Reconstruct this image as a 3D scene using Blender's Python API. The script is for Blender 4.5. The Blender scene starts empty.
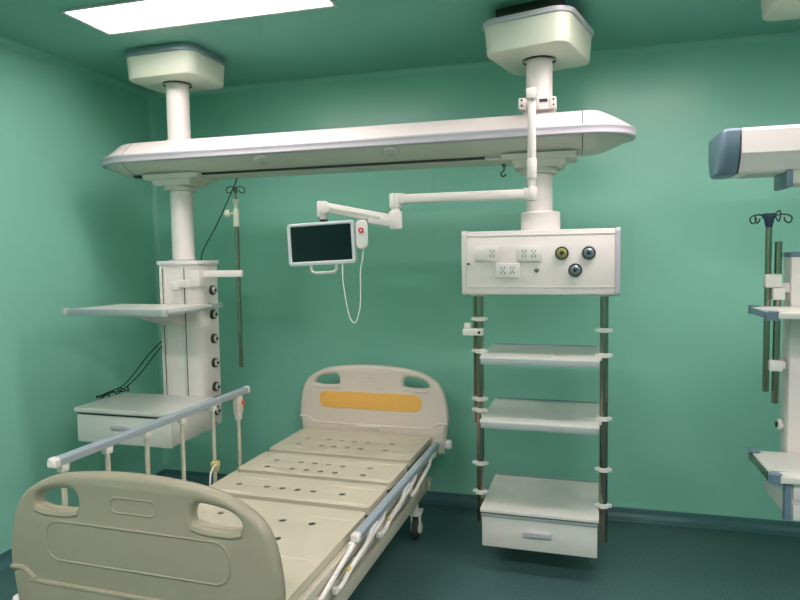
import bpy, bmesh, math, random
from mathutils import Vector, Matrix, Euler
R = math.radians
scene = bpy.context.scene
COL = scene.collection
random.seed(4)

# ------------------------------------------------------------------ camera
YAW, PITCH, ROLL = R(15.4), R(3.75), R(.87)
cd = bpy.data.cameras.new('camera'); cam = bpy.data.objects.new('camera', cd); COL.objects.link(cam)
cd.sensor_width = 36; cd.lens = 642 / 800 * 36; cd.clip_start = .05
fw = Vector((-math.sin(YAW) * math.cos(PITCH), math.cos(YAW) * math.cos(PITCH), -math.sin(PITCH)))
r0 = Vector((math.cos(YAW), math.sin(YAW), 0)); u0 = r0.cross(fw)
rt = math.cos(ROLL) * r0 - math.sin(ROLL) * u0; up = math.cos(ROLL) * u0 + math.sin(ROLL) * r0
m = Matrix((rt, up, -fw)).transposed().to_4x4(); m.translation = Vector((0, 0, 1.55))
cam.matrix_world = m
scene.camera = cam

# ------------------------------------------------------------------ world, exposure
w = bpy.data.worlds.new('world'); scene.world = w; w.use_nodes = True
w.node_tree.nodes['Background'].inputs[0].default_value = (.5, .6, .6, 1)
w.node_tree.nodes['Background'].inputs[1].default_value = .02
vs = scene.view_settings
vs.view_transform = 'Standard'; vs.look = 'None'; vs.gamma = 1; vs.exposure = 1.25; vs.use_curve_mapping = False
LAMP = 9.0
LAMP_SPOTS = [(-1.66, 2.65), (.50, 2.62), (2.66, 2.62), (-1.66, .35), (.50, .35), (2.66, .35), (-1.0, -1.5), (1.6, -1.5)]  # first seen, second inferred from wall reflection, others added unseen to brighten the room
LAMP_GAIN = [.68, .88, 1.15, 1.55, 1.55, 1.55, 1.35, 1.35]

# ------------------------------------------------------------------ materials
def mat(name, rgb, rough=.5, metal=0, noise=0, nscale=8, bump=0, bscale=60, coat=0, emit=0, stretch=None, spec=.5):
    M = bpy.data.materials.new(name); M.use_nodes = True
    nt = M.node_tree; b = nt.nodes['Principled BSDF']
    b.inputs['Base Color'].default_value = (*rgb, 1)
    b.inputs['Roughness'].default_value = rough; b.inputs['Metallic'].default_value = metal
    b.inputs['Specular IOR Level'].default_value = spec
    if coat: b.inputs['Coat Weight'].default_value = coat; b.inputs['Coat Roughness'].default_value = .25
    if emit:
        b.inputs['Emission Color'].default_value = (1, .86, .85, 1); b.inputs['Emission Strength'].default_value = emit
    if noise or bump:
        tc = nt.nodes.new('ShaderNodeTexCoord'); mp = nt.nodes.new('ShaderNodeMapping')
        nt.links.new(tc.outputs['Object'], mp.inputs['Vector'])
        if stretch: mp.inputs['Scale'].default_value = stretch
    if noise:
        n = nt.nodes.new('ShaderNodeTexNoise'); n.inputs['Scale'].default_value = nscale; n.inputs['Detail'].default_value = 6
        nt.links.new(mp.outputs[0], n.inputs['Vector'])
        rp = nt.nodes.new('ShaderNodeValToRGB')
        rp.color_ramp.elements[0].position = .3; rp.color_ramp.elements[1].position = .7
        rp.color_ramp.elements[0].color = (*[c * (1 - noise) for c in rgb], 1)
        rp.color_ramp.elements[1].color = (*[min(1, c * (1 + noise)) for c in rgb], 1)
        nt.links.new(n.outputs[0], rp.inputs[0]); nt.links.new(rp.outputs[0], b.inputs['Base Color'])
    if bump:
        n2 = nt.nodes.new('ShaderNodeTexNoise'); n2.inputs['Scale'].default_value = bscale; n2.inputs['Detail'].default_value = 3
        nt.links.new(mp.outputs[0], n2.inputs['Vector'])
        bp = nt.nodes.new('ShaderNodeBump'); bp.inputs['Strength'].default_value = bump; bp.inputs['Distance'].default_value = .002
        nt.links.new(n2.outputs[0], bp.inputs['Height']); nt.links.new(bp.outputs[0], b.inputs['Normal'])
    return M

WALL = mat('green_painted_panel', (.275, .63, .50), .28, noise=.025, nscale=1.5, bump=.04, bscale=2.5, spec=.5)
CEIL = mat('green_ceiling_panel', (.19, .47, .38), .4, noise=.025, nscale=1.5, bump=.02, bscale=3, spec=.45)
SEAM = mat('panel_sealant', (.26, .60, .49), .45, noise=.02)
FLOOR = mat('teal_vinyl', (.055, .125, .125), .36, noise=.32, nscale=110, bump=.15, bscale=30, spec=.4)
SKIRT = mat('blue_grey_vinyl', (.055, .15, .16), .4, noise=.06, nscale=40)
WHITE = mat('white_powder_coat', (.84, .77, .75), .36, noise=.015, nscale=12)
MOUNTW = mat('cream_plastic_housing', (.66, .69, .57), .42, noise=.02, nscale=10)
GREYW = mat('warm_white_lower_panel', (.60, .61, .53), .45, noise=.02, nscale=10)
SILVER = mat('silver_bumper', (.52, .50, .55), .4, metal=.05, noise=.02, nscale=20)
SHELFW = mat('pale_grey_laminate', (.72, .71, .67), .35, noise=.03, nscale=9)
EDGEB = mat('pale_blue_grey_edge', (.40, .46, .47), .4, noise=.03)
IVORY_SHADED = mat('ivory_abs_shaded', (.325, .305, .225), .38, noise=.02, nscale=14)  # bed ivory darkened in colour to stand for the footboard's shaded side
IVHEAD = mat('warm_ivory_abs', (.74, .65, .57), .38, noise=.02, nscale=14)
DECK = mat('cream_moulded_deck', (.60, .56, .44), .42, noise=.05, nscale=5)
FRAME = mat('cream_painted_steel', (.55, .52, .42), .4, noise=.04, nscale=18)
RAIL = mat('blue_grey_rail', (.40, .47, .54), .35, metal=.2, noise=.03, nscale=20)
STEEL = mat('stainless_steel', (.33, .29, .24), .16, metal=1.0, noise=.08, nscale=25, stretch=(1, 1, .05))
DARKST = mat('dark_metal', (.06, .055, .05), .35, metal=.6, noise=.1)
BLACK = mat('black_rubber', (.012, .012, .013), .5, noise=.2)
COOLW = mat('cool_white_abs', (.64, .68, .70), .4, noise=.02)
SCREEN = mat('dark_glass', (.004, .014, .014), .12, noise=.05, spec=.35)
ORANGE = mat('orange_panel', (.93, .50, .12), .45, noise=.03, nscale=20)
BLUE = mat('slate_blue_plastic', (.15, .225, .30), .4, noise=.04)
NAVY = mat('navy_plastic', (.02, .045, .09), .4, noise=.05)
RED = mat('red_plastic', (.75, .02, .04), .4, noise=.03)
REDOR = mat('orange_red_button', (.8, .10, .02), .4, noise=.03)
YGREEN = mat('yellow_green_disc', (.36, .38, .10), .4, noise=.05)
BGREY = mat('blue_grey_disc', (.22, .30, .33), .35, metal=.3, noise=.05)
CLAMP = mat('white_nylon', (.80, .77, .74), .45, noise=.02)
YELLOW = mat('yellowed_plastic', (.68, .56, .22), .45, noise=.05)
TYRE = mat('grey_rubber', (.04, .045, .045), .6, noise=.1)
DIFF = [mat('lit_diffuser_%s' % c, (.9, .9, .88), .6, emit=LAMP * g) for c, g in zip('abcdefgh', LAMP_GAIN)]
ALU = mat('aluminium_trim', (.62, .65, .62), .4, metal=.3, noise=.03)
GOLD = mat('clear_lens', (.55, .55, .50), .2, noise=.05)

# ------------------------------------------------------------------ mesh helpers
def bm_new(): return bmesh.new()
def xf(bm, verts, M):
    bmesh.ops.transform(bm, matrix=M, verts=verts)
def add_box(bm, c, s, bevel=0, rot=(0, 0, 0), seg=2):
    ret = bmesh.ops.create_cube(bm, size=1)
    vs_ = ret['verts']
    bmesh.ops.scale(bm, vec=s, verts=vs_)
    if bevel:
        es = {e for v in vs_ for e in v.link_edges}
        r = bmesh.ops.bevel(bm, geom=list(es), offset=bevel, segments=seg, affect='EDGES', profile=.5)
        vs_ = list({v for f in r['faces'] for v in f.verts} | {v for v in vs_ if v.is_valid})
    xf(bm, vs_, Matrix.Translation(c) @ Euler(rot).to_matrix().to_4x4())
def add_cyl(bm, a, b, r, n=20, r2=None, bevel=0):
    a, b = Vector(a), Vector(b); d = b - a
    r2 = r if r2 is None else r2
    q = d.to_track_quat('Z', 'Y').to_matrix().to_4x4()
    M = Matrix.Translation(a) @ q
    L = d.length
    prof = [(r, 0), (r2, L)] if not bevel else [(r - bevel, 0), (r - bevel * .3, bevel * .3), (r, bevel), (r2, L - bevel), (r2 - bevel * .3, L - bevel * .3), (r2 - bevel, L)]
    add_lathe(bm, prof, M, n)
def add_lathe(bm, prof, M=Matrix.Identity(4), n=24, cap=True):
    rings = []
    for (r, z) in prof:
        rings.append([bm.verts.new(M @ Vector((r * math.cos(2 * math.pi * i / n), r * math.sin(2 * math.pi * i / n), z))) for i in range(n)])
    for k in range(len(rings) - 1):
        for i in range(n):
            j = (i + 1) % n
            bm.faces.new((rings[k][i], rings[k][j], rings[k + 1][j], rings[k + 1][i]))
    if cap:
        bm.faces.new(list(reversed(rings[0]))); bm.faces.new(rings[-1])
def smooth_path(pts, n=6):
    P = [Vector(p) for p in pts]; out = []
    for i in range(len(P) - 1):
        p0 = P[max(i - 1, 0)]; p1 = P[i]; p2 = P[i + 1]; p3 = P[min(i + 2, len(P) - 1)]
        for k in range(n):
            t = k / n
            out.append(.5 * ((2 * p1) + (p2 - p0) * t + (2 * p0 - 5 * p1 + 4 * p2 - p3) * t * t + (3 * p1 - p0 - 3 * p2 + p3) * t ** 3))
    out.append(P[-1]); return out
def add_tube(bm, pts, r, n=8, smooth=0, closed=False):
    P = smooth_path(pts, smooth) if smooth else [Vector(p) for p in pts]
    if closed and (P[0] - P[-1]).length < 1e-6: P = P[:-1]
    N = len(P); rings = []
    ref = None
    for i in range(N):
        if closed: t = (P[(i + 1) % N] - P[i - 1]).normalized()
        else: t = (P[min(i + 1, N - 1)] - P[max(i - 1, 0)]).normalized()
        if ref is None:
            ref = t.orthogonal().normalized()
        ref = (ref - t * ref.dot(t)).normalized()
        b = t.cross(ref)
        rings.append([bm.verts.new(P[i] + r * (math.cos(2 * math.pi * k / n) * ref + math.sin(2 * math.pi * k / n) * b)) for k in range(n)])
    for i in range(N if closed else N - 1):
        A, B = rings[i], rings[(i + 1) % N]
        if closed and i == N - 1:
            off = min(range(n), key=lambda o: (B[o].co - A[0].co).length)
            B = B[off:] + B[:off]
        for k in range(n):
            j = (k + 1) % n
            bm.faces.new((A[k], A[j], B[j], B[k]))
    if not closed:
        bm.faces.new(list(reversed(rings[0]))); bm.faces.new(rings[-1])
def rrect(x0, y0, x1, y1, r, n=6):
    out = []
    for cx, cy, a in ((x1 - r, y1 - r, 0), (x0 + r, y1 - r, 90), (x0 + r, y0 + r, 180), (x1 - r, y0 + r, 270)):
        for k in range(n + 1):
            t = R(a + 90 * k / n); out.append((cx + r * math.cos(t), cy + r * math.sin(t)))
    return out
def plate(bm, outer, holes, thick, bevel, M):
    """flat plate with holes and rounded edges; outlines are 2-D, the plate is centred on z=0, then moved by M"""
    cu = bpy.data.curves.new('tmp', 'CURVE'); cu.dimensions = '2D'; cu.fill_mode = 'BOTH'
    for ring in [outer] + holes:
        s = cu.splines.new('POLY'); s.points.add(len(ring) - 1)
        for p, q in zip(s.points, ring): p.co = (q[0], q[1], 0, 1)
        s.use_cyclic_u = True
    cu.extrude = thick / 2 - bevel; cu.bevel_depth = bevel; cu.bevel_resolution = 3; cu.offset = -bevel
    o = bpy.data.objects.new('tmp', cu); COL.objects.link(o)
    dg = bpy.context.evaluated_depsgraph_get(); dg.update()
    me = bpy.data.meshes.new_from_object(o.evaluated_get(dg))
    me.transform(M)
    bm.from_mesh(me)
    bpy.data.objects.remove(o); bpy.data.curves.remove(cu); bpy.data.meshes.remove(me)
    bmesh.ops.remove_doubles(bm, verts=bm.verts, dist=.0002)
def slab(bm, x0, y0, x1, y1, z0, z1, r=.02, bevel=.004, holes=()):
    """horizontal rounded-corner board"""
    plate(bm, rrect(x0, y0, x1, y1, r), list(holes), z1 - z0, bevel, Matrix.Translation((0, 0, (z0 + z1) / 2)))
def loft(bm, sections, cap=True):
    rings = [[bm.verts.new(p) for p in s] for s in sections]
    n = len(rings[0])
    for k in range(len(rings) - 1):
        for i in range(n):
            j = (i + 1) % n
            bm.faces.new((rings[k][i], rings[k][j], rings[k + 1][j], rings[k + 1][i]))
    if cap:
        bm.faces.new(list(reversed(rings[0]))); bm.faces.new(rings[-1])
def obj(name, bm, material, parent=None, label=None, ang=35):
    bmesh.ops.recalc_face_normals(bm, faces=bm.faces)
    me = bpy.data.meshes.new(name); bm.to_mesh(me); bm.free()
    me.materials.append(material)
    for p in me.polygons: p.use_smooth = True
    me.set_sharp_from_angle(angle=R(ang))
    o = bpy.data.objects.new(name, me); COL.objects.link(o)
    if parent: o.parent = parent
    if label: o['label'] = label
    return o
def tag(o, label, cat, group=None):
    o['label'] = label; o['category'] = cat
    if group: o['group'] = group
    return o
def thing(name, label, cat, loc=(0, 0, 0), rotz=0, group=None):
    o = bpy.data.objects.new(name, None); COL.objects.link(o); o.empty_display_size = .1
    o.location = loc; o.rotation_euler = (0, 0, rotz)
    return tag(o, label, cat, group)
def struct(name, bm, m_, ang=35):
    o = obj(name, bm, m_, ang=ang); o['kind'] = 'structure'; return o
def box_obj(name, c, s, m_, parent=None, bevel=.003, rot=(0, 0, 0), label=None):
    bm = bm_new(); add_box(bm, c, s, bevel, rot); return obj(name, bm, m_, parent, label)
def cyl_obj(name, a, b, r, m_, parent=None, n=20, r2=None, bevel=0, label=None):
    bm = bm_new(); add_cyl(bm, a, b, r, n, r2, bevel); return obj(name, bm, m_, parent, label)

# ------------------------------------------------------------------ room
XL, XR, YB, YN, H = -2.85, 4.6, 3.91, -2.4, 2.70
def wallbox(name, x0, y0, z0, x1, y1, z1, m_):
    bm = bm_new(); add_box(bm, ((x0 + x1) / 2, (y0 + y1) / 2, (z0 + z1) / 2), (x1 - x0, y1 - y0, z1 - z0)); return struct(name, bm, m_)
wallbox('floor', XL - .1, YN - .1, -.1, XR + .1, YB + .1, 0, FLOOR)
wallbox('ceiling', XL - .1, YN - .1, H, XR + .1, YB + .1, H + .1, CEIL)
wallbox('wall_left', XL - .1, YN - .1, 0, XL, YB + .1, H, WALL)
wallbox('wall_back', XL, YB, 0, XR, YB + .1, H, WALL)
wallbox('wall_right', XR, YN - .1, 0, XR + .1, YB + .1, H, WALL)
wallbox('wall_near', XL, YN - .1, 0, XR, YN, H, WALL)
def cove(name, a, b, nrm):
    """skirting of welded vinyl with a coved foot, run from a to b, nrm points into the room"""
    a, b, nrm = Vector(a), Vector(b), Vector(nrm)
    prof = [(0, .063), (.006, .063), (.008, .059), (.008, .045)]
    for k in range(1, 7):
        t = R(90 * k / 6); prof.append((.008 + .04 * (1 - math.cos(t)), .045 - .042 * math.sin(t)))
    prof += [(.05, 0), (0, 0)]
    bm = bm_new(); loft(bm, [[p + nrm * d + Vector((0, 0, z)) for d, z in prof] for p in (a, b)])
    return struct(name, bm, SKIRT)
cove('baseboard_back', (XL, YB, 0), (XR, YB, 0), (0, -1, 0))
cove('baseboard_left', (XL, YN, 0), (XL, YB, 0), (1, 0, 0))
# panel seams and the coved corner strips
k = 1
for x in (-2.03, -.86, .31, 1.48, 2.65):
    bm = bm_new(); add_box(bm, (x, YB - .0006, H / 2 + .05), (.003, .001, H - .1)); struct('trim_%d' % k, bm, SEAM); k += 1
def corner_strip(a, b, n1, n2, r=.035):
    global k
    a, b, n1, n2 = Vector(a), Vector(b), Vector(n1), Vector(n2)
    off = [Vector((0, 0, 0))]
    for i in range(7):
        t = R(90 * i / 6)
        off.append(n1 * r * (1 - math.sin(t)) + n2 * r * (1 - math.cos(t)))
    bm = bm_new(); loft(bm, [[p + o for o in off] for p in (a, b)]); struct('trim_%d' % k, bm, SEAM, 60); k += 1
corner_strip((XL, YB, .1), (XL, YB, H), (1, 0, 0), (0, -1, 0))
corner_strip((XL, YB, H), (XR, YB, H), (0, -1, 0), (0, 0, -1))
corner_strip((XL, YN, H), (XL, YB, H), (1, 0, 0), (0, 0, -1))

# ------------------------------------------------------------------ ceiling lights
def light_panel(x, y, m_, label):
    t = thing('ceiling_light', label, 'ceiling light', (x, y, H), 0)
    bm = bm_new()
    plate(bm, rrect(-.615, -.165, .615, .165, .006), [rrect(-.5975, -.1475, .5975, .1475, .004)], .012, .003, Matrix.Translation((0, 0, -.004)))
    obj('trim_frame', bm, ALU, t)
    bm = bm_new(); add_box(bm, (0, 0, -.001), (1.196, .296, .006)); obj('diffuser', bm, m_, t)
LL = ['long lit ceiling panel in the upper left above the hospital bed',
      'lit ceiling panel just above the photo, over the right ceiling column', 'added lit ceiling panel, unseen beyond the right edge',
      'added lit ceiling panel, unseen overhead, left of the camera', 'added lit ceiling panel, unseen overhead, nearest the camera',
      'added lit ceiling panel, unseen overhead, right of the camera', 'added lit ceiling panel, unseen behind the camera, on the left',
      'added lit ceiling panel, unseen behind the camera, on the right']
for (x, y), m_, l in zip(LAMP_SPOTS, DIFF, LL): light_panel(x, y, m_, l)

# ------------------------------------------------------------------ ceiling columns
def rr_solid(bm, hx, hy, z0, z1, r, taper=0, bevel=.012, c=(0, 0)):
    """rounded rectangular housing; taper shrinks the lower end"""
    secs = []
    for z, s in ((z0, taper + bevel), (z0 + bevel * .3, taper + bevel * .3), (z0 + bevel, taper), (z1, 0)):
        secs.append([Vector((c[0] + x, c[1] + y, z)) for x, y in rrect(-hx + s, -hy + s, hx - s, hy - s, max(r - s * .5, .01), 8)])
    loft(bm, secs)
def ceiling_column(loc, rotz, hx, hy, z0, z1, zend, label, gap, r=.062):
    t = thing('ceiling_column', label, 'ceiling column', loc, 0)
    q = bpy.data.objects.new('mount_housing', None)
    bm = bm_new(); rr_solid(bm, hx, hy, z0, z1, .07, .008, .008)
    bmesh.ops.rotate(bm, verts=bm.verts, matrix=Matrix.Rotation(rotz, 3, 'Z')); bpy.data.objects.remove(q)
    h = obj('mount_housing', bm, MOUNTW, t)
    bm = bm_new(); rr_solid(bm, hx + .012, hy + .012, z1, z1 + .022, .09, 0, .004)
    bmesh.ops.rotate(bm, verts=bm.verts, matrix=Matrix.Rotation(rotz, 3, 'Z'))
    obj('rim', bm, SILVER if gap else BGREY, h)  # without a gap the rim is coloured dark for a thin shadow line
    if not gap:
        bm = bm_new(); rr_solid(bm, hx * .97, hy * .97, z1 + .02, H, .07, 0, .002); obj('ceiling_plate', bm, EDGEB, t)
    if gap:
        bm = bm_new()
        add_box(bm, (0, 0, (z1 + .02 + H) / 2), (hx * 1.5, hy * 1.5, H - z1 - .02), .004)
        for sx in (-1, 1):
            for sy in (-1, 1):
                add_cyl(bm, (sx * hx * .6, sy * hy * .6, z1 + .01), (sx * hx * .6, sy * hy * .6, H), .012, 10)
        bmesh.ops.rotate(bm, verts=bm.verts, matrix=Matrix.Rotation(rotz, 3, 'Z'))
        obj('ceiling_anchor', bm, DARKST, t)
    bm = bm_new(); add_lathe(bm, [(r + .016, z0 - .008), (r + .016, z0 + .02), (r, z0 + .02), (r, z0 - .008)], n=32, cap=False)
    obj('gasket', bm, BLACK, t)
    bm = bm_new(); add_cyl(bm, (0, 0, zend), (0, 0, z0 + .03), r, 36); obj('pole', bm, WHITE, t)
    return t
ceiling_column((-2.165, 3.22, 0), R(-2), .222, .185, 2.542, 2.658, 1.56, 'white round ceiling column with square housing, rising above the left end of the bridge beam', False)
ceiling_column((-.175, 3.22, 0), R(-15), .205, .235, 2.487, 2.612, 1.70, 'white round ceiling column with grey-rimmed housing, above the wall panel of sockets', True)
ceiling_column((1.06, 3.12, 0), R(0), .27, .22, 2.592, 2.676, 1.56, 'white ceiling column at the right edge of the photo, only its housing corner showing', False)

# ------------------------------------------------------------------ bridge beam
beam = thing('bridge_beam', 'long white horizontal bridge beam with silver bumper strip joining the two ceiling columns', 'beam', (-1.205, 3.22, 2.02))
def beam_section(x, s, h):
    # s: width factor, h: height factor about the strip
    zm = .092
    pts = [(-.205, .068), (-.21, .075), (-.21, .108), (-.205, .114), (-.115, .188), (-.09, .196), (.09, .196), (.115, .188), (.205, .114), (.21, .108), (.21, .075), (.205, .068), (.115, .018), (.09, .012), (-.09, .012), (-.115, .018)]
    return [Vector((x, p[0] * s, zm + (p[1] - zm) * h)) for p in pts]
BH = 1.227; CAPL = .235
def upper_lower(sections):
    return sections
bmU = bm_new(); bmL = bm_new()
def beam_parts(xs, parent, name):
    secs = [beam_section(x, s, h) for x, s, h in xs]
    bm = bm_new(); loft(bm, [[q for q in s_[3:9]] + [Vector((s_[0].x, 0, .092))] for s_ in secs]); a = obj(name, bm, WHITE, parent, ang=25)
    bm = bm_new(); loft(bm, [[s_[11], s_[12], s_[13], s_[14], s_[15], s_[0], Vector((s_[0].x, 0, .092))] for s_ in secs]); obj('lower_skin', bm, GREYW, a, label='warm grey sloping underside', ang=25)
bmU.free(); bmL.free()
BHL = 1.185
beam_parts([(-BHL, 1, 1), (BH, 1, 1)], beam, 'beam_body')
for sgn in (-1, 1):
    BB = BH if sgn > 0 else BHL
    xs = [(sgn * (BB + .004), 1, 1)]
    for i in range(1, 11):
        t = i / 10; u = math.sin(t * math.pi / 2)
        v = max(0, (u - .25) / .75)
        xs.append((sgn * (BB + CAPL * u), max(.10, math.cos(t * math.pi / 2)), 1 - .78 * v ** 1.15))
    beam_parts(xs, beam, 'end_cap')
    bm = bm_new(); loft(bm, [beam_section(sgn * BB, .998, .998), beam_section(sgn * (BB + .004), .998, .998)]); obj('seam', bm, DARKST, beam, label='thin dark joint line')
# bumper strip all the way round
path = []
n = 14
for i in range(n + 1):
    t = math.pi / 2 - math.pi * i / n
    c, s = math.cos(t), math.sin(t)
    path.append((BH + CAPL * abs(c), .207 * s))
for i in range(n + 1):
    t = -math.pi / 2 - math.pi * i / n
    c, s = math.cos(t), math.sin(t)
    path.append((-BHL - CAPL * abs(c), .207 * s))
bm = bm_new()
prof = [(-.012, -.022), (.006, -.022), (.010, -.016), (.007, -.003), (.007, .003), (.010, .014), (.006, .021), (-.012, .021)]
rings = []
N = len(path)
for i in range(N):
    p = Vector((*path[i], 0)); tn = Vector((*path[(i + 1) % N], 0)) - Vector((*path[i - 1], 0)); tn.normalize()
    nr = Vector((tn.y, -tn.x, 0))
    if nr.dot(p) < 0: nr = -nr
    rings.append([bm.verts.new(p + nr * a + Vector((0, 0, .091 + b))) for a, b in prof])
for i in range(N):
    A, B = rings[i], rings[(i + 1) % N]
    for j in range(len(prof)):
        jj = (j + 1) % len(prof); bm.faces.new((A[j], A[jj], B[jj], B[j]))
obj('bumper_strip', bm, SILVER, beam, label='silver grey bumper strip', ang=40)
# downlights in the sloping lower face
for x in (-.37, .33):
    fy, fz = -.165, .044
    nrm = Vector((0, -.49, -.87)).normalized()
    c = Vector((x, fy, fz))
    bm = bm_new(); add_cyl(bm, c - nrm * .01, c + nrm * .003, .042, 28, bevel=.003); dl = obj('downlight', bm, ALU, beam)
    bm = bm_new(); add_cyl(bm, c, c + nrm * .005, .030, 24, bevel=.002); obj('lens', bm, GOLD, dl)
# slot under the beam and the lower rail
bm = bm_new(); add_box(bm, (0, -.07, .008), (1.55, .02, .014)); add_box(bm, (-1.16, -.085, .008), (.07, .03, .016)); add_box(bm, (1.14, -.085, .008), (.1, .03, .016)); obj('slot', bm, BLACK, beam, label='black slot under the beam')
bm = bm_new(); add_box(bm, (0, .02, .004), (2.34, .17, .018), .003); obj('under_rail', bm, GREYW, beam)
for cx in (-.96, 1.03):
    bm = bm_new()
    secs = []
    for z, hx, hy in ((.012, .178, .125), (-.014, .175, .12), (-.020, .128, .11), (-.05, .116, .10)):
        secs.append([Vector((cx + x, y, z)) for x, y in rrect(-hx, -hy, hx, hy, .03, 5)])
    loft(bm, secs)
    cl = obj('column_collar', bm, GREYW, beam)
    bm = bm_new(); add_lathe(bm, [(.09, -.05), (.09, -.072), (.082, -.076), (.063, -.076)], Matrix.Translation((cx, 0, 0)), 36, cap=False); obj('collar_ring', bm, GREYW, cl)
    bm = bm_new(); add_lathe(bm, [(.075, .19), (.075, .206), (.0625, .209)], Matrix.Translation((cx, 0, 0)), 36, cap=False); obj('top_gasket', bm, WHITE, cl)
bm = bm_new(); add_tube(bm, [(.87, -.1, -.03), (.87, -.1, -.06), (.855, -.1, -.075), (.865, -.1, -.09), (.88, -.1, -.08)], .004, 8, 3); add_cyl(bm, (.87, -.1, -.045), (.87, -.1, -.03), .009, 12); obj('hook', bm, DARKST, beam, label='small dark hook under the right collar')

# ------------------------------------------------------------------ gas outlet
def outlet(parent, c, nrm, rad, disc, name='gas_outlet'):
    c = Vector(c); nrm = Vector(nrm).normalized(); M = Matrix.Translation(c) @ nrm.to_track_quat('Z', 'Y').to_matrix().to_4x4()
    bm = bm_new(); add_lathe(bm, [(rad, -.002), (rad, .012), (rad * .9, .017), (rad * .78, .017), (rad * .76, .01), (.001, .01)], M, 28); o = obj(name, bm, DARKST, parent)
    bm = bm_new(); add_lathe(bm, [(rad * .75, .009), (rad * .73, .02), (rad * .45, .026), (rad * .42, .020), (.001, .02)], M, 28); obj('colour_disc', bm, disc, o)
    bm = bm_new(); add_lathe(bm, [(rad * .27, .019), (rad * .25, .029), (rad * .1, .031)], M, 16); obj('socket_core', bm, BLACK, o)
    return o

# ------------------------------------------------------------------ right rack pendant
K = thing('supply_pendant', 'hanging white supply pendant with socket panel, steel poles, two trays and a drawer', 'pendant', (-.17, 3.22, 0), R(-1.5))
bm = bm_new(); add_box(bm, (0, 0, 1.519), (.69, .262, .305), .008); pan = obj('supply_head', bm, WHITE, K)
for s in (-1, 1):
    bm = bm_new(); slabM = Matrix.Translation((s * .354, 0, 1.519)) @ Matrix.Rotation(R(90), 4, 'Y')
    plate(bm, rrect(-.157, -.135, .157, .135, .02), [], .024, .004, slabM); obj('end_plate', bm, SHELFW if s < 0 else SILVER, pan, label='grey end plate')
bm = bm_new(); add_box(bm, (0, -.1325, 1.402), (.688, .003, .003)); add_box(bm, (0, -.1325, 1.648), (.688, .003, .002)); obj('panel_groove', bm, GREYW, pan)
bm = bm_new(); add_lathe(bm, [(.094, 1.665), (.094, 1.755), (.088, 1.762), (.0615, 1.762)], Matrix.Identity(4), 36, cap=False); obj('column_socket', bm, WHITE, K)
def power_socket(x, z, sw):
    bm = bm_new(); add_box(bm, (x, -.139, z), (.115, .014, .07), .004); s_ = obj('power_socket', bm, CLAMP, K)
    bm = bm_new()
    for dx in ((-.022, .022) if not sw else (.03,)):
        for a in (-1, 1):
            add_box(bm, (x + dx + a * .008, -.147, z - .010), (.0035, .002, .011), rot=(0, R(28 * a), 0))
            add_box(bm, (x + dx + a * .008, -.147, z + .014), (.0032, .002, .010))
        add_box(bm, (x + dx, -.147, z + .001), (.0035, .002, .009))
    obj('pin_slot', bm, BLACK, s_)
    if sw:
        bm = bm_new(); add_box(bm, (x - .027, -.147, z), (.045, .006, .052), .003); obj('rocker_switch', bm, WHITE, s_)
        bm = bm_new(); add_box(bm, (x - .027, -.147, z - .029), (.04, .002, .003)); obj('switch_gap', bm, GREYW, s_)
power_socket(-.245, 1.562, True); power_socket(-.142, 1.482, False); power_socket(-.042, 1.559, False)
outlet(K, (.108, -.132, 1.561), (0, -1, 0), .031, YGREEN)
outlet(K, (.228, -.132, 1.560), (0, -1, 0), .031, BGREY)
outlet(K, (.168, -.132, 1.482), (0, -1, 0), .031, BGREY)
bm = bm_new(); add_box(bm, (-.008, -.134, 1.483), (.02, .006, .02), .002, (0, R(45), 0)); add_cyl(bm, (-.008, -.13, 1.483), (-.008, -.145, 1.483), .006, 10); obj('earth_terminal', bm, STEEL, K)
bm = bm_new(); add_cyl(bm, (-.332, -.13, 1.516), (-.332, -.136, 1.516), .006, 12); obj('screw', bm, DARKST, K)
PX = .299
for s in (-1, 1):
    bm = bm_new(); add_cyl(bm, (s * PX, -.02, .16 if s > 0 else .2), (s * PX, -.02, 1.372), .0195, 24); p_ = obj('support_pole', bm, STEEL, K)
    bm = bm_new(); add_box(bm, (s * PX, -.02, 1.362), (.075, .09, .014), .003); obj('pole_bracket', bm, CLAMP, p_)
    zs = (1.238, 1.076, .832, .775, .501, .352) if s < 0 else (1.192, 1.071, .765, .515, .338)
    for z in zs:
        bm = bm_new(); add_lathe(bm, [(.0197, z - .011), (.0265, z - .009), (.0265, z + .009), (.0197, z + .011)], Matrix.Translation((s * PX, -.02, 0)), 22, cap=False)
        add_box(bm, (s * PX - .03, -.02, z), (.022, .016, .014), .002); add_box(bm, (s * PX + .03, -.02, z), (.018, .016, .014), .002)
        obj('clamp_ring', bm, CLAMP, p_)
bm = bm_new(); add_cyl(bm, (-PX - .030, .012, .70), (-PX - .030, .012, 1.365), .009, 14); obj('accessory_rod', bm, STEEL, K, label='thin steel rod behind the left pole')
bm = bm_new(); add_box(bm, (-PX - .028, -.045, 1.175), (.10, .045, .034), .004); add_box(bm, (-PX - .055, -.05, 1.205), (.034, .034, .03), .006); cb = obj('rail_clamp', bm, CLAMP, K)
bm = bm_new(); add_cyl(bm, (-PX + .005, -.066, 1.175), (-PX + .005, -.074, 1.175), .007, 12); obj('screw', bm, DARKST, cb)
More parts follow.
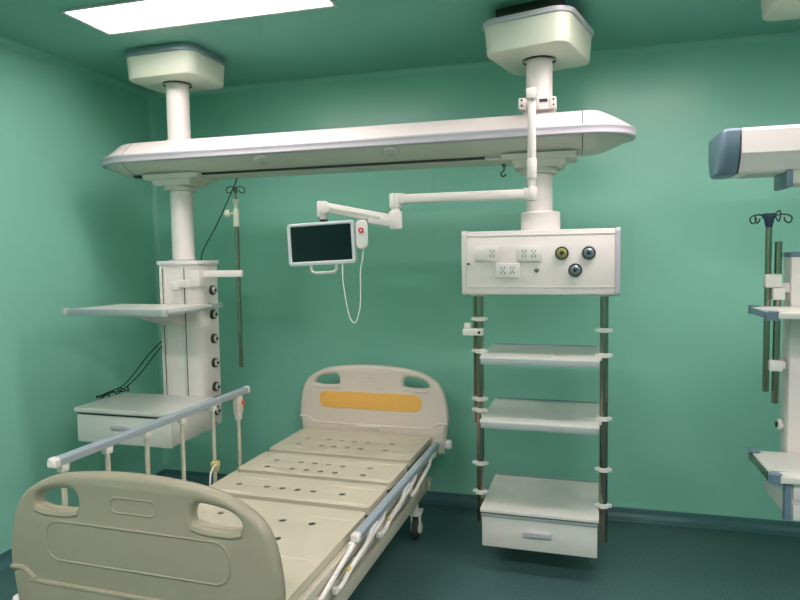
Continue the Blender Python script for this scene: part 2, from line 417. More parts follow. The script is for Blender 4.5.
def tray(z, hx, y0, y1):
    bm = bm_new(); slab(bm, -hx, y0, hx, y1, z - .014, z, .012, .003); t = obj('tray', bm, SHELFW, K)
    bm = bm_new(); add_box(bm, (0, y0 + .004, z - .022), (hx * 2 - .012, .010, .030), .003)
    add_box(bm, (0, (y0 + y1) / 2, z - .018), (hx * 2 - .03, y1 - y0 - .03, .016), .003); obj('edge_rail', bm, EDGEB, t, label='pale blue-grey front edge')
    bm = bm_new(); add_box(bm, (0, y1 - .004, z + .002), (hx * 2 - .02, .006, .008), .001); obj('rear_lip', bm, BGREY, t)
    for s in (-1, 1):
        bm = bm_new(); add_box(bm, (s * (hx + .004), -.02, z - .008), (.012, .06, .022), .002); obj('tray_bracket', bm, CLAMP, t)
    return t
t1 = tray(1.068, .279, -.155, .30); t2 = tray(.757, .279, -.165, .35)
bm = bm_new(); slab(bm, -.279, -.17, .279, .35, .303, .320, .008, .003); t3 = obj('cabinet_top', bm, SHELFW, K)
bm = bm_new(); add_box(bm, (0, -.155, .292), (.548, .02, .024), .004); obj('edge_rail', bm, EDGEB, t3, label='pale blue-grey front edge')
bm = bm_new(); add_box(bm, (0, -.167, .303), (.55, .006, .004)); obj('edge_gap', bm, DARKST, t3, label='dark joint line')
bm = bm_new(); add_box(bm, (0, .346, .323), (.53, .006, .008), .001); obj('rear_lip', bm, BGREY, t3)
bm = bm_new(); add_box(bm, (0, .1, .217), (.535, .47, .172), .006); db = obj('drawer_box', bm, SHELFW, K)
bm = bm_new(); add_box(bm, (0, -.150, .205), (.544, .016, .152), .007); obj('drawer_front', bm, SHELFW, db)
bm = bm_new(); add_box(bm, (-.005, -.168, .224), (.135, .020, .007), .003); add_box(bm, (-.005, -.159, .208), (.135, .006, .026), .002); add_box(bm, (-.005, -.174, .214), (.13, .005, .018), .002); obj('handle', bm, SILVER, db, label='silver pull handle')
bm = bm_new(); add_box(bm, (-.02 + .12, -.05, 1.0695), (.06, .004, .002), rot=(0, 0, .3)); obj('stain', bm, mat('rust_stain', (.35, .2, .12), .8, noise=.3, nscale=60), t1, label='small rust-brown mark on the top tray')

# ------------------------------------------------------------------ left supply column
S = thing('supply_pendant', 'tall white service column with gas outlets down its side, instrument shelf and drawer box', 'pendant', (-2.138, 3.22, 0), R(-1.0))
bm = bm_new()
def body_sec(z):
    pts = [(-.125, -.095)]
    pts += [(.09 - .0, -.095)]
    for i in range(1, 9):
        t = R(-90 + 90 * i / 8); pts.append((.065 + .06 * math.cos(t), -.035 + .06 * math.sin(t)))
    pts += [(.125, .095), (-.125, .095)]
    pts[1] = (.065, -.095)
    return [Vector((x, y, z)) for x, y in pts]
loft(bm, [body_sec(.60), body_sec(1.53)]); sb = obj('column_body', bm, WHITE, S, ang=50)
bm = bm_new(); add_box(bm, (0, 0, 1.541), (.268, .21, .022), .004); obj('top_plate', bm, WHITE, sb)
bm = bm_new(); add_lathe(bm, [(.075, 1.551), (.075, 1.558), (.0625, 1.56)], Matrix.Translation((-.035, 0, 0)), 32, cap=False); obj('column_flange', bm, SILVER, sb)
bm = bm_new()
for x in (-.115, -.09, .025): add_box(bm, (x, -.097, 1.07), (.008 if x < .02 else .012, .008, .90), .002)
obj('mounting_rail', bm, SHELFW, sb, label='vertical mounting rails on the front')
bm = bm_new()
for x in (-.103, .037): add_box(bm, (x, -.0955, 1.07), (.004, .003, .88))
obj('rail_slot', bm, DARKST, sb, label='dark vertical slots')
for z in (1.383, 1.2435, 1.104, .9645, .825, .6855):
    outlet(S, (.125, .035, z), (1, 0, 0), .028, ALU)
# instrument shelf
bm = bm_new(); slab(bm, -.38, -.525, .215, -.10, 1.293, 1.311, .012, .004); sh = obj('instrument_shelf', bm, SHELFW, S)
bm = bm_new(); add_box(bm, (-.082, -.518, 1.298), (.59, .016, .034), .003); add_box(bm, (-.372, -.31, 1.298), (.016, .42, .030), .003); add_box(bm, (.204, -.255, 1.298), (.018, .53, .030), .003); add_box(bm, (.16, .0, 1.298), (.09, .02, .028), .003); obj('edge_rail', bm, EDGEB, sh, label='pale grey-green edge rails')
for x in (-.377, .212):
    bm = bm_new(); add_box(bm, (x, -.517, 1.299), (.026, .03, .040), .006); obj('corner_cap', bm, ALU, sh)
bm = bm_new(); loft(bm, [[Vector((x, y, z)) for y, z in ((-.097, 1.19), (-.097, 1.296), (-.42, 1.296), (-.42, 1.283))] for x in (-.10, -.085)]); loft(bm, [[Vector((x, y, z)) for y, z in ((-.097, 1.19), (-.097, 1.296), (-.42, 1.296), (-.42, 1.283))] for x in (.02, .035)]); obj('shelf_bracket', bm, WHITE, sh)
# drawer box
bm = bm_new(); slab(bm, -.40, -.475, .205, -.085, .768, .793, .010, .005); dt = obj('cabinet_top', bm, SHELFW, S)
bm = bm_new(); add_box(bm, (.2, .0, .783), (.016, .20, .022), .003); add_box(bm, (-.10, -.470, .762), (.56, .004, .005)); add_box(bm, (.199, -.28, .763), (.004, .37, .004)); obj('edge_gap', bm, DARKST, dt, label='dark joint line under the top')
bm = bm_new(); add_box(bm, (-.10, -.275, .688), (.575, .36, .152), .010); dd = obj('drawer_box', bm, SHELFW, S)
bm = bm_new(); add_box(bm, (-.10, -.460, .684), (.578, .016, .148), .007); obj('drawer_front', bm, SHELFW, dd)
bm = bm_new(); add_box(bm, (-.10, -0.476, .705), (.13, .02, .008), .003); add_box(bm, (-.10, -0.468, .695), (.13, .005, .026), .002); add_box(bm, (-.10, -0.483, .70), (.125, .005, .018), .002); obj('handle', bm, SILVER, dd, label='pale blue-grey pull handle')
bm = bm_new(); add_box(bm, (.03, -.02, .61), (.19, .16, .035), .008); obj('base_cap', bm, EDGEB, S)
# arm carrying the iv pole
bm = bm_new(); add_box(bm, (-.01, -.112, 1.415), (.05, .03, .045), .004); add_box(bm, (.065, -.115, 1.425), (.13, .022, .040), .004); add_box(bm, (.13, -.112, 1.455), (.06, .05, .085), .005); add_box(bm, (.245, -.062, 1.478), (.25, .028, .036), .003, (0, 0, R(12))); obj('pole_arm', bm, WHITE, S)
bm = bm_new(); add_cyl(bm, (.04, -.10, 1.42), (.04, -.135, 1.42), .012, 14); obj('arm_knob', bm, SHELFW, S)

# ------------------------------------------------------------------ left iv pole
V = thing('iv_pole', 'slim grey drip pole with white height clamp beside the left service column', 'iv pole', (-1.805, 3.19, 0))
bm = bm_new(); add_cyl(bm, (0, 0, .955), (0, 0, 1.82), .0125, 18); obj('pole', bm, STEEL, V)
bm = bm_new(); add_cyl(bm, (0, 0, 1.81), (0, 0, 1.945), .005, 10); obj('inner_rod', bm, STEEL, V)
bm = bm_new(); add_cyl(bm, (0, 0, 1.735), (0, 0, 1.83), .017, 20, bevel=.003); add_cyl(bm, (-.004, 0, 1.805), (-.055, -.01, 1.81), .008, 14); add_cyl(bm, (-.035, -.006, 1.808), (-.062, -.012, 1.81), .020, 18, bevel=.004); add_cyl(bm, (0, 0, 1.828), (0, 0, 1.86), .010, 16); obj('height_clamp', bm, MOUNTW, V)
bm = bm_new(); add_cyl(bm, (0, 0, 1.855), (0, 0, 1.885), .015, 18, r2=.022, bevel=.003); obj('top_collar', bm, MOUNTW, V)
bm = bm_new()
for a in (20, 110, 200, 290):
    c, s = math.cos(R(a)), math.sin(R(a))
    add_tube(bm, [(0, 0, 1.942), (c * .025, s * .025, 1.954), (c * .048, s * .048, 1.942), (c * .045, s * .045, 1.922), (c * .025, s * .025, 1.922), (c * .02, s * .02, 1.935)], .003, 6, 4)
obj('drip_hook', bm, DARKST, V)

# ------------------------------------------------------------------ monitor arm
A = thing('monitor_boom', 'white jointed monitor arm hanging from the right ceiling column in front of the beam', 'monitor arm', (-.192, 2.93, 1.84))
bm = bm_new(); add_lathe(bm, [(.0625, .385), (.078, .387), (.078, .445), (.0625, .447)], Matrix.Translation((.017, .29, 0)), 30, cap=False)
add_box(bm, (.008, .20, .418), (.135, .05, .055), .004); add_box(bm, (-.055, .17, .415), (.03, .06, .05), .004); add_box(bm, (.085, .20, .418), (.03, .07, .05), .004); add_box(bm, (0, .08, .418), (.045, .22, .045), .004); br = obj('column_bracket', bm, WHITE, A)
for x, z in ((-.055, .43), (-.055, .405), (.088, .43), (.088, .405)):
    bm = bm_new(); add_cyl(bm, (x, .142 if x < 0 else .168, z), (x, .136 if x < 0 else .162, z), .005, 8); obj('screw', bm, DARKST, br)
bm = bm_new(); add_box(bm, (.035, .172, .43), (.05, .008, .012)); obj('clamp_slot', bm, DARKST, br)
bm = bm_new(); add_cyl(bm, (0, 0, .12), (0, 0, .445), .019, 24, bevel=.003); add_cyl(bm, (0, 0, .05), (0, 0, .14), .022, 24, bevel=.003); obj('drop_tube', bm, WHITE, A)
bm = bm_new(); add_cyl(bm, (0, 0, .010), (0, 0, .055), .015, 18); add_cyl(bm, (0, 0, -.045), (0, 0, .014), .024, 24, bevel=.004); add_box(bm, (-.012, 0, -.014), (.05, .038, .05), .006); obj('elbow', bm, WHITE, A)
bm = bm_new(); add_box(bm, (-.31, 0, -.015), (.59, .036, .043), .009); obj('upper_arm', bm, WHITE, A)
bm = bm_new(); add_cyl(bm, (-.63, 0, -.055), (-.63, 0, .012), .028, 24, bevel=.005); add_box(bm, (-.612, 0, -.015), (.06, .042, .05), .008); add_cyl(bm, (-.63, 0, -.075), (-.63, 0, -.052), .020, 20); add_cyl(bm, (-.63, 0, -.155), (-.63, 0, -.07), .031, 24, bevel=.006); obj('middle_joint', bm, WHITE, A)
def bar_between(bm, a, b, w_, h_, bev):
    a, b = Vector(a), Vector(b); d = b - a
    add_box(bm, (a + b) / 2, (d.length, w_, h_), bev, rot=(0, -math.asin(d.z / d.length), math.atan2(d.y, d.x)) if abs(d.y) < 1e-6 and d.x > 0 else (0, math.asin(d.z / d.length), 0))
bm = bm_new(); bar_between(bm, (-.64, 0, -.112), (-.985, 0, -.04), .046, .048, .012); la = obj('spring_arm', bm, WHITE, A)
bm = bm_new(); bar_between(bm, (-.70, -.024, -.100), (-.95, -.024, -.048), .004, .012, .001); obj('arm_groove', bm, GREYW, la)
bm = bm_new(); add_box(bm, (-.70, 0, -.11), (.13, .05, .055), .014, (0, R(12), 0)); obj('arm_knuckle', bm, WHITE, la)
bm = bm_new(); add_cyl(bm, (-.995, 0, -.098), (-.995, 0, -.08), .018, 18); add_cyl(bm, (-1.0, 0, -.085), (-1.0, 0, -.01), .026, 24, bevel=.005); add_cyl(bm, (-.975, -.03, -.045), (-.975, .03, -.045), .026, 22, bevel=.004); obj('end_joint', bm, WHITE, A)
bm = bm_new(); add_box(bm, (-.997, .008, -.098), (.03, .04, .022), .004); add_box(bm, (-.997, .02, -.17), (.06, .012, .12), .003); obj('head_mount', bm, DARKST, A, label='small dark mount behind the screen')

# monitor
Mn = thing('monitor', 'small dark screen in a white rounded frame with a handle, on the jointed arm', 'monitor', (-1.195, 2.92, 1.625)); Mn.rotation_euler = (0, R(-2.2), R(0))
bm = bm_new(); plate(bm, rrect(-.175, -.104, .175, .104, .02), [rrect(-.157, -.084, .157, .088, .006)], .026, .005, Matrix.Rotation(R(90), 4, 'X')); obj('frame', bm, COOLW, Mn)
bm = bm_new(); add_box(bm, (0, .006, 0), (.338, .018, .196), .006); obj('back_shell', bm, COOLW, Mn)
bm = bm_new(); add_box(bm, (0, -.004, .002), (.316, .008, .174)); obj('screen', bm, SCREEN, Mn)
bm = bm_new(); add_tube(bm, [(-.06, 0, -.098), (-.06, 0, -.125), (-.052, 0, -.137), (-.04, 0, -.141), (.05, 0, -.141), (.062, 0, -.137), (.07, 0, -.125), (.07, 0, -.098)], .0075, 10); obj('handle', bm, SHELFW, Mn)

# handset with cord
Hs = thing('nurse_call_handset', 'white handset with a red button and looped cord beside the monitor', 'handset', (-.981, 2.900, 1.665))
bm = bm_new(); plate(bm, [(x, y) for x, y in rrect(-.028, -.070, .028, .068, .026, 8)], [], .024, .006, Matrix.Rotation(R(90), 4, 'X')); obj('body', bm, CLAMP, Hs)
bm = bm_new(); add_cyl(bm, (0, -.012, .018), (0, -.016, .018), .013, 22); bt = obj('call_button', bm, RED, Hs, label='red round button')
bm = bm_new(); add_cyl(bm, (0, -.0155, .018), (0, -.0175, .018), .005, 14); obj('button_centre', bm, CLAMP, bt)
bm = bm_new(); add_tube(bm, [(.005, 0, -.068), (0, 0, -.12), (-.012, 0, -.18), (-.012, 0, -.27), (-.016, 0, -.34), (-.032, 0, -.405), (-.048, 0, -.422), (-.068, 0, -.40), (-.085, 0, -.33), (-.1, 0, -.22), (-.105, .01, -.15), (-.105, .02, -.12)], .0028, 8, 5); obj('cord', bm, CLAMP, Hs)
bm = bm_new(); add_box(bm, (0, .015, .04), (.03, .010, .02), .002); obj('holder_clip', bm, CLAMP, Hs)

# ------------------------------------------------------------------ hospital bed
B = thing('hospital_bed', 'ivory hospital bed without mattress, perforated deck and folding side rails', 'bed', (-1.225, 2.62, 0), R(-1.95))
def board_outline():
    pts = [(-.41, .40), (0, .398), (.41, .40), (.432, .408), (.442, .44), (.462, .58), (.467, .62)]
    right = [(.466, .66), (.456, .73), (.438, .79), (.412, .832), (.378, .860), (.335, .884), (.28, .905), (.20, .919), (.10, .928), (0, .931)]
    pts += right + [(-x, y) for x, y in reversed(right[:-1])] + [(-.467, .62), (-.462, .58), (-.442, .44), (-.432, .408)]
    P = [Vector((x * 1.03, y, 0)) for x, y in pts]
    return [(p.x, p.y) for p in P]
def smooth_closed(pts, n=4):
    N = len(pts); P = [Vector((x, y)) for x, y in pts]; out = []
    for i in range(N):
        p0, p1, p2, p3 = P[i - 1], P[i], P[(i + 1) % N], P[(i + 2) % N]
        for k_ in range(n):
            t = k_ / n
            q = .5 * ((2 * p1) + (p2 - p0) * t + (2 * p0 - 5 * p1 + 4 * p2 - p3) * t * t + (3 * p1 - p0 - 3 * p2 + p3) * t ** 3)
            out.append((q.x, q.y))
    return out
def handle_hole(s):
    # s=-1 left, +1 right; trapezoid with round corners, top edge follows the arch
    pts = [(.225, .795), (.205, .815), (.205, .845), (.222, .866), (.26, .866), (.32, .855), (.352, .838), (.362, .815), (.352, .797), (.33, .790), (.26, .790)]
    q = smooth_closed(pts, 3)
    return [(s * x, y) for x, y in (q if s > 0 else reversed(q))]
XZ = Matrix.Rotation(R(90), 4, 'X')
def bead(bm, pts2, y, r, closed=True, sm=0):
    add_tube(bm, [(p[0], y, p[1]) for p in pts2], r, 8, sm, closed)
def end_board(name, yc, face, m_, label, dz):
    face_w = yc > 0
    sh = lambda q: [(x, z + (dz if z > .45 else 0)) for x, z in q]
    out = [(x * (.985 if face_w else 1), z) for x, z in sh(smooth_closed(board_outline(), 2))]
    bm = bm_new(); plate(bm, out, [sh(handle_hole(-1)), sh(handle_hole(1))], .046, .020, Matrix.Translation((0, yc, 0)) @ XZ)
    b_ = obj(name, bm, m_, B, label, ang=60)
    yf = yc + face * .023
    # thicker skirt under the lip, both faces
    lip = [(-.468, .600), (-.446, .600), (-.415, .598), (-.375, .572), (-.33, .565), (.33, .565), (.375, .572), (.415, .598), (.446, .600), (.468, .600)]
    lipS = [(p.x, p.z + dz) for p in smooth_path([(x, 0, z) for x, z in lip], 4)]
    for f in (-1, 1):
        bm = bm_new(); bead(bm, lipS, yc + f * .024, .0085, False); obj('lip', bm, m_, b_)
        bm = bm_new(); plate(bm, [(-.43, .405), (.43, .405), (.455, .57)] + [(x, z) for x, z in reversed(lipS[6:-6])] + [(-.455, .57)], [], .012, .004, Matrix.Translation((0, yc + f * .0235, 0)) @ XZ); obj('skirt', bm, m_, b_)
        # moulded collar round each hand hole
        for s in (-1, 1):
            hz = [(x, z + dz) for x, z in ((.200, .796), (.24, .787), (.29, .785), (.335, .786), (.366, .794))]
            bm = bm_new(); bead(bm, [(s * x, z) for x, z in hz], yc + f * .013, .0135, False, 4); obj('hand_grip', bm, m_, b_)
    return b_, yf
fb, yf = end_board('footboard', -1.03, -1, IVORY_SHADED, None, -.008)
bm = bm_new(); bead(bm, rrect(-.325, .634, .325, .758, .050, 8), yf, .0032); bm2 = bm_new(); bead(bm2, rrect(-.075, .808, .085, .854, .020, 6), yf, .0028); obj('moulded_line', bm2, IVORY_SHADED, fb, label='small blank moulded nameplate outline'); obj('moulded_line', bm, IVORY_SHADED, fb, label='large rounded panel outline')
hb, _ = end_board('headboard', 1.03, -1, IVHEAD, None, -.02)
yh = 1.03 - .023
bm = bm_new(); plate(bm, rrect(-.335, .642, .318, .745, .046, 8), [], .008, .002, Matrix.Translation((0, yh, 0)) @ XZ); obj('colour_panel', bm, ORANGE, hb, label='orange-yellow rounded panel')
for z in (.795, .818, .842):
    bm = bm_new(); bead(bm, [(-.08, z), (.055, z)], yh, .0022, False); obj('moulded_line', bm, IVHEAD, hb, label='faint raised line above the orange panel')
# deck panels
def deck_panel(y0, y1, holes, ribs, z=.50):
    hs = [[(x + .0155 * math.cos(2 * math.pi * i / 14), y + .0155 * math.sin(2 * math.pi * i / 14)) for i in range(14)] for x, y in holes]
    bm = bm_new(); plate(bm, rrect(-.425, y0 + .012, .388, y1 - .012, .024), hs, .008, .003, Matrix.Translation((0, 0, z - .004)))
    p_ = obj('deck_panel', bm, DECK, B)
    bm = bm_new(); plate(bm, rrect(-.423, y0 + .013, .386, y1 - .013, .022), [rrect(-.415, y0 + .021, .378, y1 - .021, .016)], .034, .003, Matrix.Translation((0, 0, z - .020)))
    obj('turned_edge', bm, DECK, p_)
    for (x0, ya, x1) in ribs:
        bm = bm_new(); bmesh.ops.create_uvsphere(bm, u_segments=24, v_segments=12, radius=1, matrix=Matrix.Translation(((x0 + x1) / 2, ya, z - .001)) @ Matrix.Diagonal(((x1 - x0) / 2, .014, .006, 1)))
        obj('embossed_rib', bm, DECK, p_)
xh = [-.303, -.165, -.087, -.009, .068, .214]
deck_panel(.50, .995, [(x, .76) for x in xh] + [(x, .645) for x in xh], [(-.34, .91, -.08), (.06, .91, .36), (-.36, .59, -.20), (-.1, .59, .12), (.22, .59, .38)], .516)
deck_panel(.18, .50, [(x + .012, .365) for x in xh] + [(x + .012, .262) for x in xh], [(-.36, .44, -.14), (.08, .44, .37), (-.36, .22, -.2), (.22, .22, .38)], .509)
deck_panel(-.11, .18, [(x, .02) for x in (-.305, -.158, -.08, -.002, .076, .218)], [(-.37, .11, -.15), (.1, .11, .37), (-.37, -.07, -.15), (.1, -.07, .37)], .502)
deck_panel(-.985, -.11, [(x - .035, -.29) for x in (-.30, -.17, 0, .12, .25)] + [(x - .035, -.45) for x in (-.28, -.12, .05, .18)] + [(x, -.68) for x in (-.28, -.12, .05, .2)], [(.12, -.22, .37), (-.36, -.22, -.1), (.1, -.58, .37), (-.36, -.58, -.1), (.1, -.80, .37), (-.36, -.80, -.1)], .494)
# frame
bm = bm_new()
for s in (-1, 1):
    add_box(bm, (s * .40, 0, .435), (.03, 1.98, .05), .004)
add_box(bm, (0, -.95, .435), (.80, .04, .05), .004); add_box(bm, (0, .95, .435), (.80, .04, .05), .004)
for y in (-.3, .17, .5): add_box(bm, (0, y, .435), (.80, .03, .04), .004)
obj('deck_frame', bm, FRAME, B)
bm = bm_new()
for s in (-1, 1):
    add_box(bm, (s * .365, -.02, .265), (.045, 1.86, .065), .005)
for y in (-.93, .89): add_box(bm, (0, y, .265), (.80, .05, .06), .005)
for s in (-1, 1):
    for y in (-.75, .75): add_box(bm, (s * .385, y, .35), (.04, .06, .14), .004)
obj('base_frame', bm, FRAME, B)
bm = bm_new(); add_cyl(bm, (-.2, -.9, .345), (-.2, .3, .345), .014, 12); add_cyl(bm, (.12, -.95, .345), (.12, .1, .345), .014, 12); add_box(bm, (0, -.35, .34), (.70, .05, .05), .004); obj('crank_shaft', bm, DARKST, B)
for s in (-1, 1):
    for y in (-.86, .73):
        bm = bm_new(); add_cyl(bm, (s * .350, y, .135), (s * .350, y, .245), .018, 16); add_box(bm, (s * .350 - .022, y + .012, .105), (.006, .045, .085), .003); add_box(bm, (s * .350 + .022, y + .012, .105), (.006, .045, .085), .003); add_box(bm, (s * .350, y + .005, .143), (.052, .05, .014), .004)
        c_ = obj('caster', bm, CLAMP, B)
        bm = bm_new(); add_cyl(bm, (s * .350 - .015, y + .02, .0605), (s * .350 + .015, y + .02, .0605), .060, 28, bevel=.006); obj('wheel', bm, TYRE, c_)
        bm = bm_new(); add_cyl(bm, (s * .350 - .028, y + .02, .0605), (s * .350 + .028, y + .02, .0605), .030, 20, bevel=.003); obj('hub', bm, CLAMP, c_)
        bm = bm_new(); add_box(bm, (s * .350, y + .075, .13), (.04, .05, .008), .003, (R(20), 0, 0)); obj('brake_pedal', bm, CLAMP, c_)
for s in (-1, 1):
    for y in (-1.03, 1.03):
        bm = bm_new(); add_cyl(bm, (s * .470, y, .435), (s * .470, y, .482), .022, 20, bevel=.006); add_box(bm, (s * .45, y, .46), (.03, .025, .02), .003); obj('bumper_roller', bm, CLAMP, B)
# side rails
def rail_post(parent, a, b, name='rail_post', r=.0095):
    a, b = Vector(a), Vector(b)
    bm = bm_new(); add_cyl(bm, a, b, r, 14); p_ = obj(name, bm, FRAME, parent)
    for c_, zz in ((b, 1), (a, -1)):
        bm = bm_new(); add_box(bm, (c_.x, c_.y, c_.z + zz * .006), (.028, .034, .038), .004); add_cyl(bm, (c_.x - .018, c_.y, c_.z), (c_.x + .018, c_.y, c_.z), .007, 10); obj('pivot_bracket', bm, CLAMP, p_)
    return p_
def profile_rail(parent, x, y0, y1, z, name='top_rail'):
    bm = bm_new()
    prof = [(-.014, -.016), (.014, -.016), (.017, -.010), (.017, .009), (.010, .016), (-.010, .016), (-.017, .009), (-.017, -.010)]
    loft(bm, [[Vector((x + a, y, z + b)) for a, b in prof] for y in (y0, y1)]); r_ = obj(name, bm, RAIL, parent)
    for y, s in ((y0, -1), (y1, 1)):
        bm = bm_new(); loft(bm, [[Vector((x + a * f, y + s * d, z + b * f)) for a, b in prof] for d, f in ((-.012, 1.08), (.008, 1.08), (.016, .7))]); obj('end_cap', bm, CLAMP, r_)
    return r_
xl = -.505
posts = [-.80, -.585, -.36, -.12, .125, .355]
# raised left rail
LR = bpy.data.objects.new('side_rail', None); COL.objects.link(LR); LR.parent = B; LR['label'] = 'raised side rail, blue-grey top bar on upright posts'
profile_rail(LR, xl, -.84, .44, .855)
for i, y in enumerate(posts):
    rail_post(LR, (xl, y, .43), (xl, y, .825))
bm = bm_new(); add_box(bm, (xl, .355, .79), (.036, .05, .09), .008); add_box(bm, (xl, .355, .735), (.028, .036, .05), .006); obj('latch', bm, IVHEAD, LR)
bm = bm_new(); add_cyl(bm, (xl + .012, .372, .80), (xl + .024, .372, .80), .012, 14); obj('release_button', bm, REDOR, LR, label='orange-red release button')
bm = bm_new(); add_box(bm, (xl + .005, -.2, .432), (.022, 1.34, .036), .004); obj('lower_bar', bm, FRAME, LR)
# lowered right rail
xr_ = .436
RR = bpy.data.objects.new('side_rail', None); COL.objects.link(RR); RR.parent = B; RR['label'] = 'lowered side rail, folded flat beside the deck'
profile_rail(RR, xr_, -.375, .895, .498)
for i, y in enumerate(posts):
    o = .012 if i % 2 else -.004
    bm = bm_new(); add_tube(bm, [(xr_ + o, y, .40), (xr_ + o, y + .41, .476)] if i == 0 else [(xr_ + o, y, .402), (xr_ + o, y + .06, .402), (xr_ + o + .004, y + .10, .424), (xr_ + o + .004, y + .29, .446), (xr_ + o, y + .33, .468), (xr_ + o, y + .41, .476)], .0095, 12, 2)
    pp = obj('rail_post', bm, CLAMP, RR)
    for yy, zz in ((y, .400), (y + .41, .474)):
        bm = bm_new(); add_box(bm, (xr_ + o - .008, yy, zz), (.020, .026, .022), .004); obj('pivot_bracket', bm, CLAMP, pp)
bm = bm_new(); add_box(bm, (xr_ - .022, -.2, .385), (.016, 1.32, .030), .004); obj('lower_bar', bm, FRAME, RR)
bm = bm_new(); add_box(bm, (xr_, .80, .462), (.028, .06, .035), .006); obj('latch', bm, IVHEAD, RR)
for y in posts[1:4:2]:
    bm = bm_new(); add_box(bm, (xr_ + .012, y + .1, .425), (.02, .026, .022), .004); obj('plastic_clip', bm, YELLOW, RR, label='yellowed plastic clip')
for s in (-1, 1):
    for y in (-.7, -.1, .35):
        bm = bm_new(); add_box(bm, (s * (.42 if s > 0 else .455), y, .415), (.05 if s > 0 else .09, .045, .022), .003); obj('rail_mount', bm, FRAME, B)
# mattress retainers
bm = bm_new(); add_tube(bm, [(-.085, .955, .49), (-.085, .955, .545), (-.078, .955, .553), (.068, .955, .553), (.075, .955, .545), (.075, .955, .49)], .0035, 8); obj('mattress_retainer', bm, CLAMP, B)
bm = bm_new(); add_tube(bm, [(-.485, .115, .545), (-.475, .09, .556), (-.462, .05, .556), (-.452, .015, .545), (-.448, 0, .52), (-.448, -.005, .46)], .0045, 8, 3); obj('mattress_retainer', bm, CLAMP, B)
bm = bm_new(); add_box(bm, (xl + .004, .125, .545), (.034, .04, .03), .005); add_box(bm, (xl + .008, .125, .525), (.022, .026, .03), .004); obj('plastic_clip', bm, YELLOW, B, label='yellowed plastic clip')

# ------------------------------------------------------------------ third pendant (right edge)
G = thing('bridge_beam', 'white horizontal beam with slate-blue end cap at the upper right edge of the photo', 'beam', (.56, 2.94, 1.95))
def sec3(x, g=0):
    pts = [(-.14, -.012), (-.14, .075), (-.128, .087), (.128, .087), (.14, .075), (.14, -.012), (.10, -.078), (.09, -.085), (-.09, -.085), (-.10, -.078)]
    return [Vector((x, y * (1 + g), z * (1 + g))) for y, z in pts]
bm = bm_new(); loft(bm, [sec3(.06), sec3(2.3)]); gb = obj('beam_body', bm, WHITE, G, ang=20)
bm = bm_new(); add_box(bm, (1.15, 0, -.084), (2.1, .17, .008), .001); obj('lower_skin', bm, GREYW, gb)
bm = bm_new(); loft(bm, [[Vector((v.x, v.y * .86, v.z * .9)) for v in sec3(-.012)], [Vector((v.x, v.y * .96, v.z * .97)) for v in sec3(-.004)], sec3(.010, .012), sec3(.052, .012)]); obj('end_cap', bm, BLUE, G, label='slate-blue rounded end cap')
bm = bm_new(); add_box(bm, (.240, -.02, -.112), (.024, .17, .070), .005); cc = obj('carriage', bm, BLUE, G)
bm = bm_new(); add_box(bm, (.44, -.02, -.108), (.38, .168, .055), .004); obj('carriage_body', bm, GREYW, cc)
bm = bm_new(); add_cyl(bm, (.295, -.07, -.165), (.295, -.07, -.13), .004, 8); add_cyl(bm, (.295, -.07, -.182), (.295, -.07, -.162), .012, 16, bevel=.003); obj('hook', bm, SHELFW, G, label='small hanging knob')
Q = thing('supply_pendant', 'white service column with slate-blue trim, shelf and drawer tray cut off by the right edge', 'pendant', (1.06, 3.12, 0))
bm = bm_new(); add_box(bm, (.015, -.045, 1.04), (.42, .11, .99), .012); qb = obj('column_body', bm, WHITE, Q)
bm = bm_new(); slab(bm, -.20, -.105, .23, .02, 1.528, 1.55, .03, .004); obj('top_plate', bm, BLUE, qb, label='slate-blue top plate')
bm = bm_new(); slab(bm, -.35, -.42, .30, -.10, 1.298, 1.323, .012, .004); qs = obj('instrument_shelf', bm, SHELFW, Q)
for y, l in ((-.40, .05), (-.12, .05)):
    bm = bm_new(); slab(bm, -.357, y - l / 2, -.318, y + l / 2, 1.293, 1.327, .02, .004); obj('corner_cap', bm, BLUE, qs, label='slate-blue corner')
bm = bm_new(); add_box(bm, (-.352, -.26, 1.309), (.012, .26, .026), .003); obj('side_rail', bm, BLUE, qs)
bm = bm_new(); slab(bm, -.335, -.44, .30, -.10, .672, .700, .012, .004); qt = obj('tray', bm, SHELFW, Q)
for y, l in ((-.42, .05), (-.12, .05)):
    bm = bm_new(); slab(bm, -.347, y - l / 2, -.30, y + l / 2, .666, .706, .025, .004); obj('corner_cap', bm, BLUE, qt, label='slate-blue corner')
bm = bm_new(); add_box(bm, (-.342, -.27, .684), (.012, .28, .028), .003); obj('grab_rail', bm, STEEL, qt, label='dark side grab rail')
bm = bm_new(); add_box(bm, (.01, -.255, .603), (.58, .30, .145), .006); qd = obj('drawer_box', bm, SHELFW, Q)
bm = bm_new(); add_box(bm, (-.278, -.405, .600), (.024, .03, .155), .004); obj('corner_post', bm, BLUE, qd, label='slate-blue front post')
for z in (.635, .555):
    bm = bm_new(); add_box(bm, (.02, -.408, z), (.56, .016, .062), .004); obj('drawer_front', bm, SHELFW, qd)
for z in (.805, 1.075):
    bm = bm_new(); add_cyl(bm, (-.218, -.04, z), (-.198, -.04, z), .024, 20, bevel=.004); kb = obj('outlet_port', bm, CLAMP, Q)
    bm = bm_new(); add_cyl(bm, (-.224, -.04, z), (-.214, -.04, z), .012, 14); obj('port_core', bm, BLACK, kb)
bm = bm_new(); add_box(bm, (-.245, -.09, 1.07), (.05, .045, .045), .004); add_box(bm, (-.215, -.07, 1.07), (.03, .03, .03), .003); obj('pole_clamp', bm, CLAMP, Q)
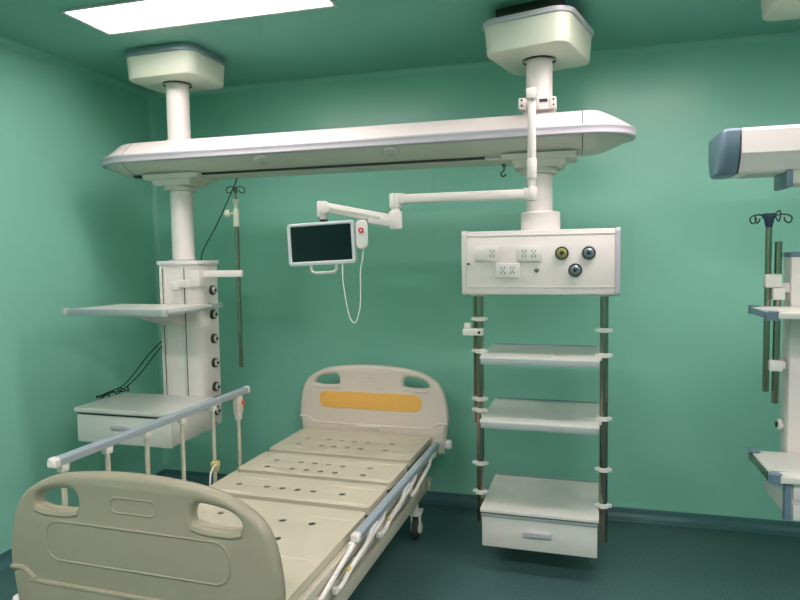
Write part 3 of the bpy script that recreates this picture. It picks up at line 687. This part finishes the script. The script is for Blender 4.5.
bm = bm_new(); add_box(bm, (-.262, -.09, 1.43), (.062, .04, .056), .004); add_box(bm, (-.24, -.09, 1.375), (.045, .04, .05), .004); add_box(bm, (-.205, -.075, 1.40), (.06, .02, .04), .002); obj('pole_clamp', bm, CLAMP, Q)

W = thing('iv_pole', 'steel drip pole with a dark four-hook head, near the right edge of the photo', 'iv pole', (.783, 3.04, 0))
bm = bm_new(); add_cyl(bm, (0, 0, .955), (0, 0, 1.69), .0125, 18); obj('pole', bm, STEEL, W)
bm = bm_new(); add_cyl(bm, (0, 0, 1.655), (0, 0, 1.705), .014, 16, r2=.022, bevel=.004); add_box(bm, (0, 0, 1.703), (.052, .028, .022), .005); obj('hook_head', bm, NAVY, W)
bm = bm_new()
for sx, sy, uz in ((-1, -.4, 0), (-.55, .8, .2), (1, -.5, 0), (.7, .8, .6)):
    add_tube(bm, [(sx * .02, sy * .02, 1.704), (sx * .045, sy * .03, 1.708 + .012 * uz), (sx * .068, sy * .05, 1.703 + .04 * uz), (sx * .078, sy * .055, 1.69 + .045 * uz), (sx * .070, sy * .05, 1.672 + .02 * uz), (sx * .055, sy * .04, 1.680 + .01 * uz), (sx * .052, sy * .035, 1.695)], .003, 7, 4)
obj('drip_hook', bm, DARKST, W)
Rl = tag(cyl_obj('accessory_pole', (.822, 3.045, .905), (.822, 3.045, 1.595), .0145, STEEL, n=18), 'shorter steel pole just right of the pole with dark hooks', 'pole')

# ------------------------------------------------------------------ loose cables
bm = bm_new(); add_tube(bm, [(-1.85, 3.29, 2.03), (-1.858, 3.295, 2.0), (-1.94, 3.32, 1.875), (-2.03, 3.34, 1.74), (-2.115, 3.345, 1.615), (-2.13, 3.34, 1.55), (-2.13, 3.325, 1.45)], .0035, 8, 5)
tag(obj('cable', bm, BLACK), 'thin black cable slanting down from the beam behind the left column', 'cable')
bm = bm_new()
for i in range(2):
    o = i * .02
    add_tube(bm, [(-2.20 - o, 3.325, 1.40), (-2.26, 3.34, 1.25), (-2.34 - o, 3.33, 1.12), (-2.43 - o * 2, 3.29, 1.00), (-2.50 - o * 2, 3.22, .88), (-2.55, 3.14, .81 + o), (-2.58, 3.05, .802 + o * .3), (-2.57, 2.95, .801)], .0035, 7, 6)
rnd = random.Random(3)
pts = [(-2.53 + rnd.uniform(-.02, .05), 3.17 - i * .02, .80 + rnd.uniform(0.003, .03)) for i in range(16)]
add_tube(bm, pts, .0035, 7, 5)
tag(obj('cable', bm, BLACK), 'tangled black cables lying on the back edge of the left drawer box', 'cable')
